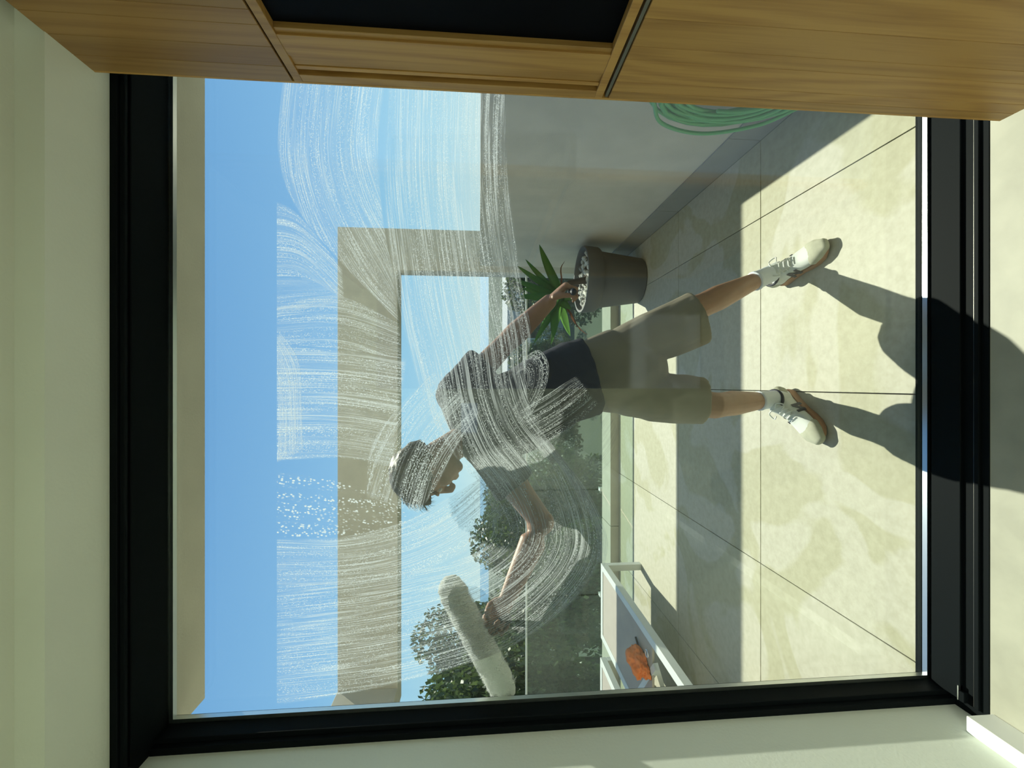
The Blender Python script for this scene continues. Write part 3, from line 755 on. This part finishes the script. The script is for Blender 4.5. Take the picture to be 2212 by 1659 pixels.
# trunk (below the shirt) and neck
tube(bm, [H1.lerp(H2, .5), WST, CH, NB.lerp(CH, .25)], [(.110, .08), (.110, .075), (.13, .09), (.11, .07)], 20, side=chest_side)
tube(bm, [NB.lerp(CH, .12), NB, HC - up * 0.055 - fc * 0.018], [.066, .056, .052], 16)
# head: skull, cheeks, jaw, chin, nose, lips, ears
ball(bm, HC, (.072, .092, .092), MH); ball(bm, HC + fc * .028 - up * .050, (.058, .062, .070), MH)
ball(bm, HC + fc * .060 - up * .098, (.026, .022, .020), MH)
tube(bm, [HC + fc * .088 + up * .006, HC + fc * .112 - up * .032, HC + fc * .106 - up * .040], [.010, .014, .013], 8)
ball(bm, HC + fc * .086 - up * .066, (.020, .010, .007), MH); ball(bm, HC + fc * .084 - up * .077, (.018, .010, .007), MH)
for s in (-1, 1):
    ball(bm, HC + sd * s * .076 - fc * .004 - up * .022, (.010, .018, .030), MH)
    ball(bm, HC + sd * s * .030 + fc * .083 + up * .012, (.022, .012, .008), MH)
    ball(bm, HC + sd * s * .036 + fc * .064 - up * .040, (.022, .022, .022), MH)
# legs
for h, k, a, kn in ((H1, K1, A1, 0), (H2, K2, A2, 1)):
    q = k.lerp(a, .32); out = (a - k).normalized()
    tube(bm, [h, h.lerp(k, .4), h.lerp(k, .8), k, k.lerp(a, .14) + V((0, .008, 0)), q + V((0, .020, 0)), k.lerp(a, .65) + V((0, .01, 0)), k.lerp(a, .88), a],
         [.088, .080, .060, (.058, .060), (.054, .056), (.057, .062), (.043, .046), (.033, .036), (.033, .038)], 16)
# arms
tube(bm, [S1, S1.lerp(E1, .5), E1, E1.lerp(W1, .25), E1.lerp(W1, .7), W1], [.056, .050, .043, (.048, .044), (.038, .032), (.030, .022)], 16)
tube(bm, [S2, S2.lerp(E2, .5), E2, E2.lerp(W2, .25), E2.lerp(W2, .7), W2], [.056, .050, .043, (.048, .043), (.038, .031), (.030, .022)], 16)
ball(bm, E1, .044); ball(bm, E1 + V((-.012, 0, .012)), .040); ball(bm, E2, .044)
# hands
def hand(bm, w, fwd, palm, thumb_side, curls, th=(.55, .5, .55)):
    """fwd: wrist to knuckles; palm: the way the fingers close; thumb_side: sideways unit vector towards the thumb"""
    fwd = fwd.normalized(); palm = (palm - fwd * palm.dot(fwd)).normalized(); ts = fwd.cross(palm).normalized()
    if ts.dot(thumb_side) < 0: ts = -ts
    tube(bm, [w - fwd * .012, w + fwd * .02, w + fwd * .055, w + fwd * .085], [(.027, .019), (.031, .018), (.040, .017), (.041, .014)], 14, side=ts)
    L_ = ((.042, .026, .020), (.046, .030, .021), (.043, .028, .021), (.034, .021, .018))
    for i in range(4):
        p = w + fwd * (.086 - .004 * abs(i - 1)) + ts * (.030 - .0205 * i)
        ax = fwd.cross(palm).normalized(); d = fwd.copy(); P_ = [p - fwd * .02, p]; rr = [.0095, .0098]
        for l, cang in zip(L_[i], curls[i]):
            d = Quaternion(ax, math.radians(cang)) @ d
            p = p + d * l; P_.append(p); rr.append(rr[-1] - .0009)
        tube(bm, P_, rr, 10)
    p = w + fwd * .022 + ts * .026; d = (ts * th[0] + fwd * th[1] + palm * th[2]).normalized()
    P_ = [p - ts * .012, p, p + d * .036]; p = P_[-1]
    d2 = (d + fwd * .35 + palm * .55 - ts * .35).normalized(); P_.append(p + d2 * .030); d3 = (d2 + palm * .4 - ts * .5).normalized(); P_.append(P_[-1] + d3 * .024)
    tube(bm, P_, [.014, .0145, .0115, .0105, .0085], 10)
    return w + fwd * .085 + palm * .035, ts
hb1 = bmesh.new()
G1, t1 = hand(bm, W1, at(1052, 1362, 1.345) - W1, V((0.15, -1, -0.2)), V((-.2, 0, 1)), ((62, 75, 45), (66, 78, 45), (70, 78, 45), (74, 75, 45)))
G2, t2 = hand(bm, W2, at(1242, 598, 1.60) - W2, V((-0.85, 0.1, -0.55)), V((.2, -1, .2)), ((58, 72, 45), (62, 72, 45), (60, 66, 40), (56, 60, 35)), (.5, .75, .5))
body = remesh('body', bm, M['skin'], PE, 0.0045, 4)
# eyes
for s in (-1, 1):
    b2 = bmesh.new(); ball(b2, HC + sd * s * .030 + fc * .077 - up * .002, .0110, None, 12, 8)
    wchild(obj('eye', b2, mat('eye white', (.7, .7, .68), .2), smooth=True), PE)
# hair
bm = bmesh.new(); bmesh.ops.create_icosphere(bm, subdivisions=5, radius=1)
for v in list(bm.verts):
    d = v.co
    lim = -0.62 if d.y < -0.1 else (-0.62 + (d.y + .1) * 1.05)
    if abs(d.x) > .8 and d.y > -.2: lim = max(lim, -.30)
    if d.z < lim: bm.verts.remove(v)
for v in bm.verts:
    d = v.co.copy(); lock = noise.noise(V((d.x * 9, d.y * 3.5, d.z * 4))) * .06 + noise.noise(d * 22) * .03
    k = 1.0 + lock + (.05 if d.z > .3 else 0)
    fringe = .012 * max(0, d.y) * max(0, .6 - abs(d.z - .3))
    v.co = HC + MH @ V((d.x * .088 * k, (d.y * .108 + fringe) * k - .006, d.z * .108 * k + .008))
bmesh.ops.solidify(bm, geom=bm.faces[:], thickness=0.012)
hair = wchild(obj('hair', bm, M['hair'], smooth=True), PE)
bm = bmesh.new(); R = random.Random(3)
for k in range(900):
    th_, ph = R.uniform(0, 2 * PI), math.acos(R.uniform(-.35, 1))
    d = V((math.sin(ph) * math.cos(th_), math.sin(ph) * math.sin(th_), math.cos(ph)))
    if d.z < -.25 + max(0, d.y) * .9: continue
    b0 = HC + MH @ V((d.x * .090, d.y * .108, d.z * .112 + .008))
    flow = MH @ V((d.x * .5 + R.uniform(-.3, .3), .6 + R.uniform(-.4, .4), -.9 if d.z < .5 else -.1)); flow.normalize()
    nn = (b0 - HC).normalized(); l = R.uniform(.02, .045)
    tip = b0 + flow * l + nn * R.uniform(.000, .010)
    sdv = nn.cross(flow).normalized() * .0022
    mid = b0.lerp(tip, .5) + nn * .006
    vs_ = [bm.verts.new(q) for q in (b0 - sdv, b0 + sdv, mid + sdv * .8, mid - sdv * .8, tip)]
    bm.faces.new(vs_[:4]); bm.faces.new((vs_[3], vs_[2], vs_[4]))
o = wchild(obj('hair_strands', bm, M['hair']), PE); o['kind'] = 'stuff'

def folds(amp, s1=7.0, s2=16.0, ax=V((1, 1, .5))):
    return lambda p: amp * (noise.noise(V((p.x * s1, p.y * s1, p.z * s1 * ax.z))) + .5 * noise.noise(p * s2)) 
# t-shirt
bm = bmesh.new(); hip = H1.lerp(H2, .5)
hem_side = (at(1228, 722, 1.75) - at(1288, 905, 1.75)).normalized()
tube(bm, [at(1272, 812, 1.765), at(1250, 815, 1.765), at(1205, 838, 1.735), at(1155, 862, 1.69), at(1105, 890, 1.64), at(1060, 912, 1.60), at(1022, 932, 1.575)],
     [(.190, .135), (.189, .134), (.176, .126), (.172, .125), (.180, .125), (.170, .11), (.10, .08)], 28, side=chest_side, cap='flat')
tube(bm, [CH.lerp(S1, .3), CH.lerp(S1, .65), S1], [.09, .09, .078], 18)
tube(bm, [S1.lerp(E1, .02), S1.lerp(E1, .25), S1.lerp(E1, .48)], [.078, .080, .080], 18, cap='start')
tube(bm, [CH.lerp(S2, .3), CH.lerp(S2, .65), S2], [.09, .09, .080], 18)
tube(bm, [S2.lerp(E2, .02), S2.lerp(E2, .30), S2.lerp(E2, .58)], [.080, .082, .082], 18, cap='start')
tube(bm, [S1, NB.lerp(CH, .18), S2], [.078, .086, .078], 16)
remesh('t_shirt', bm, M['shirt'], PE, 0.007, 5, lambda p: .009 * noise.noise(p * 7) + .008 * abs(noise.noise(V((p.x * 12 - p.z * 10, p.y * 8, p.z * 6 + p.x * 6)))))
# shorts
bm = bmesh.new()
tube(bm, [at(1262, 812, 1.775), at(1320, 803, 1.79), at(1372, 805, 1.79)], [(.150, .105), (.180, .13), (.19, .135)], 24, side=V((1, 0, .12)))
hA, hB = at(1518, 867, 1.735), at(1508, 688, 1.735)
tube(bm, [H1.lerp(hA, .08), H1.lerp(hA, .35), H1.lerp(hA, .7), hA], [(.095, .105), (.107, .112), (.104, .108), (.100, .105)], 22, side=V((1, 0, 0)), cap='start')
tube(bm, [H2.lerp(hB, .08), H2.lerp(hB, .35), H2.lerp(hB, .7), hB], [(.095, .105), (.110, .112), (.114, .112), (.118, .112)], 22, side=V((1, 0, 0)), cap='start')
so_ = remesh('shorts', bm, M['shorts'], PE, 0.006, 4, lambda p: .007 * noise.noise(p * 6) + .006 * abs(noise.noise(V((p.x * 15 + p.z * 9, p.y * 8, p.z * 5)))))
# fly seam and pocket edge on the shorts
# socks
for a, k in ((A1, K1), (A2, K2)):
    d = (k - a).normalized()
    bm = bmesh.new(); tube(bm, [a - d * .05, a, a + d * .05, a + d * .11], [.040, .040, .040, .043], 20, cap='flat')
    tube(bm, [a + d * .100, a + d * .113], [.0455, .0455], 20, cap='flat')
    remesh('sock', bm, M['sock'], PE, 0.0035, 2)
# shoes
def shoe(heel, toe, a, emb):
    heel = V((heel.x, heel.y, 0)); toe = V((toe.x, toe.y, 0))
    f = (toe - heel).normalized(); s = V((0, 0, 1)).cross(f).normalized(); L_ = 0.295
    X = lambda u_, v_, z_: heel + f * (u_ * L_) + s * v_ + V((0, 0, z_))
    outline = [(0, .0), (.015, .024), (.08, .034), (.25, .033), (.45, .036), (.62, .047), (.75, .050), (.87, .043), (.95, .028), (1.0, .0)]
    pts_ = [(u_, v_) for u_, v_ in outline] + [(u_, -v_ * .96) for u_, v_ in outline[-2:0:-1]]
    bm = bmesh.new(); rows = []
    for z_, g in ((0.0, .96), (.004, 1.0), (.018, 1.02), (.028, 1.0)):
        rows.append([bm.verts.new(X(.5 + (u_ - .5) * g, v_ * g, z_ + (.012 * max(0, u_ - .85) / .15 if z_ < .01 else .004 * max(0, u_ - .8) / .2) + (.006 if u_ < .3 and z_ > .02 else 0))) for u_, v_ in pts_])
    n = len(pts_)
    for r0, r1 in zip(rows, rows[1:]):
        for k in range(n): bm.faces.new((r0[k], r0[(k + 1) % n], r1[(k + 1) % n], r1[k]))
    bm.faces.new(rows[0][::-1]); bm.faces.new(rows[-1])
    up_ = bmesh.new()
    secs = [(.02, .026, .055), (.10, .034, .070), (.25, .035, .082), (.38, .036, .078), (.50, .039, .064), (.62, .045, .052), (.75, .047, .044), (.88, .041, .036), (.97, .024, .026)]
    P_ = []; rr = []
    for u_, wv, hh in secs:
        P_.append(X(u_, 0, .022 + hh * .5)); rr.append((wv, hh * .52))
    tube(up_, P_, rr, 22, side=s, sq=.18)
    tube(up_, [X(.18, 0, .04), X(.17, 0, .088)], [(.037, .050), (.041, .053)], 20, side=s, cap='flat')
    sh = remesh('shoe', up_, M['shoe'], PE, 0.004, 3)
    def sub(name, b_, m_, smooth=True):
        o_ = obj(name, b_, m_, smooth=smooth); o_.parent = sh; return o_
    sub('sole', bm, M['sole'], False)
    # suede toe guard
    b_ = bmesh.new(); tube(b_, [X(.76, 0, .040), X(.88, 0, .038), X(.975, 0, .033)], [(.0515, .0255), (.0455, .0235), (.029, .018)], 22, side=s, sq=.2)
    sub('toe_guard', b_, M['shoe2'])
    b_ = bmesh.new(); tube(b_, [X(.0, 0, .05), X(.09, 0, .060)], [(.029, .033), (.0385, .040)], 20, side=s, sq=.1); sub('heel_guard', b_, M['shoe2'])
    # dark collar lining and tongue
    b_ = bmesh.new()
    rim = [X(.17, 0, .090) + f * (math.cos(q) * .050) + s * (math.sin(q) * .041) + V((0, 0, .006 * math.cos(2 * q) + .006)) for q in [k * PI / 12 for k in range(25)]]
    tube(b_, rim, [.006] * 25, 8, side=V((0, 0, 1))); sub('collar', b_, M['emblem'])
    b_ = bmesh.new(); tube(b_, [X(.50, 0, .088), X(.40, 0, .106), X(.33, 0, .135)], [(.022, .008), (.026, .009), (.026, .007)], 14, side=s); sub('tongue', b_, M['shoe'])
    for k in range(6):
        u_ = .36 + k * .052; zc = .128 - (u_ - .36) * .21; w_ = .027
        b_ = bmesh.new(); tube(b_, [X(u_, -w_, zc - .022), X(u_ + .01, -w_ * .5, zc - .004), X(u_ + .02, w_ * .5, zc - .004), X(u_ + .03, w_, zc - .022)], [.0032] * 4, 8, side=V((0, 0, 1))); sub('lace', b_, M['lace'])
    for q in (-1, 1):
        b_ = bmesh.new(); c0 = X(.36, q * .006, .134); tube(b_, spline([c0, c0 + s * q * .028 + V((0, 0, .006)), c0 + s * q * .040 + f * .022 - V((0, 0, .012)), c0 + s * q * .015 + f * .03 - V((0, 0, .004))], 5), [.0028] * 16, 6); sub('lace', b_, M['lace'])
    # side emblem: a block letter N leaning forward
    for q in (emb if emb else ()):
        b_ = bmesh.new(); w0 = .0395
        def E(u0, z0): return X(u0, q * (w0 + .003 - (z0 - .034) * .12), z0)
        for (p0, p1) in (((.385, .034), (.42, .080)), ((.42, .078), (.50, .034)), ((.50, .032), (.535, .074))):
            A_, B_ = E(*p0), E(*p1); dd_ = (B_ - A_).normalized(); ww_ = dd_.cross(s).normalized() * .0062
            vv_ = [b_.verts.new(A_ - ww_), b_.verts.new(A_ + ww_), b_.verts.new(B_ + ww_), b_.verts.new(B_ - ww_)]; b_.faces.new(vv_)
        r_ = bmesh.ops.extrude_face_region(b_, geom=b_.faces[:])
        for g_ in r_['geom']:
            if isinstance(g_, bmesh.types.BMVert): g_.co += s * q * .002
        sub('emblem', b_, M['emblem'], False)
    return sh
t1_ = fl(1785, 948); h1_ = t1_ + (V((A1.x, A1.y, 0)) - t1_).normalized() * .285
shoe(h1_, t1_, A1 + V((0, 0, .0)), (1, -1))
t2_ = fl(1795, 530); h2_ = t2_ + (V((A2.x, A2.y, 0)) - t2_).normalized() * .285
shoe(h2_, t2_, A2 + V((0, 0, .0)), (1, -1))

# ------------------------------------------------------------------ tools in the hands
ra, rb = at(975, 1272, 1.308), at(1088, 1488, 1.308)
WS = empty('window_washer', (ra + rb) / 2); tag(WS, 'fluffy white window washing sleeve held against the glass with a black grip', 'window washer')
bm = bmesh.new(); n = 60; d = (rb - ra); pts_ = [ra + d * (k / n) for k in range(n + 1)]
tube(bm, pts_, [.040 + .003 * math.sin(k * .5) for k in range(n + 1)], 40)
for v in bm.verts:
    ax = ra + d * max(0, min(1, (v.co - ra).dot(d) / d.length_squared)); nn = (v.co - ax).normalized()
    v.co += nn * (.004 * noise.noise(v.co * 60) + .003 * noise.noise(v.co * 160))
    if v.co.y < 1.2665: v.co.y = 1.2665
wchild(obj('sleeve', bm, M['sleeve'], smooth=True), WS)
bm = bmesh.new(); R = random.Random(9)
for k in range(9000):
    t = R.uniform(-.03, 1.03); a = R.uniform(0, 2 * PI); s_, c_ = ring_frame(d, V((0, 1, 0)))
    k0 = 1 if 0 <= t <= 1 else .75
    nn = s_ * math.cos(a) + c_ * math.sin(a); p = ra + d * t + nn * .040 * k0
    tip = p + nn * R.uniform(.003, .008) + V((R.uniform(-1, 1), R.uniform(-1, 1), R.uniform(-1, 1))) * .003
    if tip.y < 1.267: tip.y = 1.267
    if p.y < 1.268: p.y = 1.268
    w_ = nn.cross(d).normalized() * .0009
    bm.faces.new([bm.verts.new(q) for q in (p - w_, p + w_, tip)])
o = wchild(obj('fibre', bm, M['sleeve']), WS); o['kind'] = 'stuff'
mid = (ra + rb) / 2
bm = bmesh.new(); gend = G1 + (G1 - mid).normalized() * .05
tube(bm, [mid + V((0, .03, 0)), mid.lerp(G1, .5) + V((0, .01, 0)), G1, gend], [.014, .016, .017, .015], 14); wchild(obj('grip', bm, M['rubber'], smooth=True), WS)

SQ = empty('squeegee', G2); tag(SQ, 'black-handled squeegee gripped in the hand beside the plant pot', 'squeegee')
gd = V((.30, .55, -.45)).normalized(); gd = (t2 * 1.0).normalized()
bm = bmesh.new(); tube(bm, [G2 - gd * .065, G2 - gd * .03, G2 + gd * .03, G2 + gd * .075], [.013, .0155, .0155, .012], 14); wchild(obj('grip', bm, M['rubber'], smooth=True), SQ)

# view_layer update so parents resolve
bpy.context.view_layer.update()
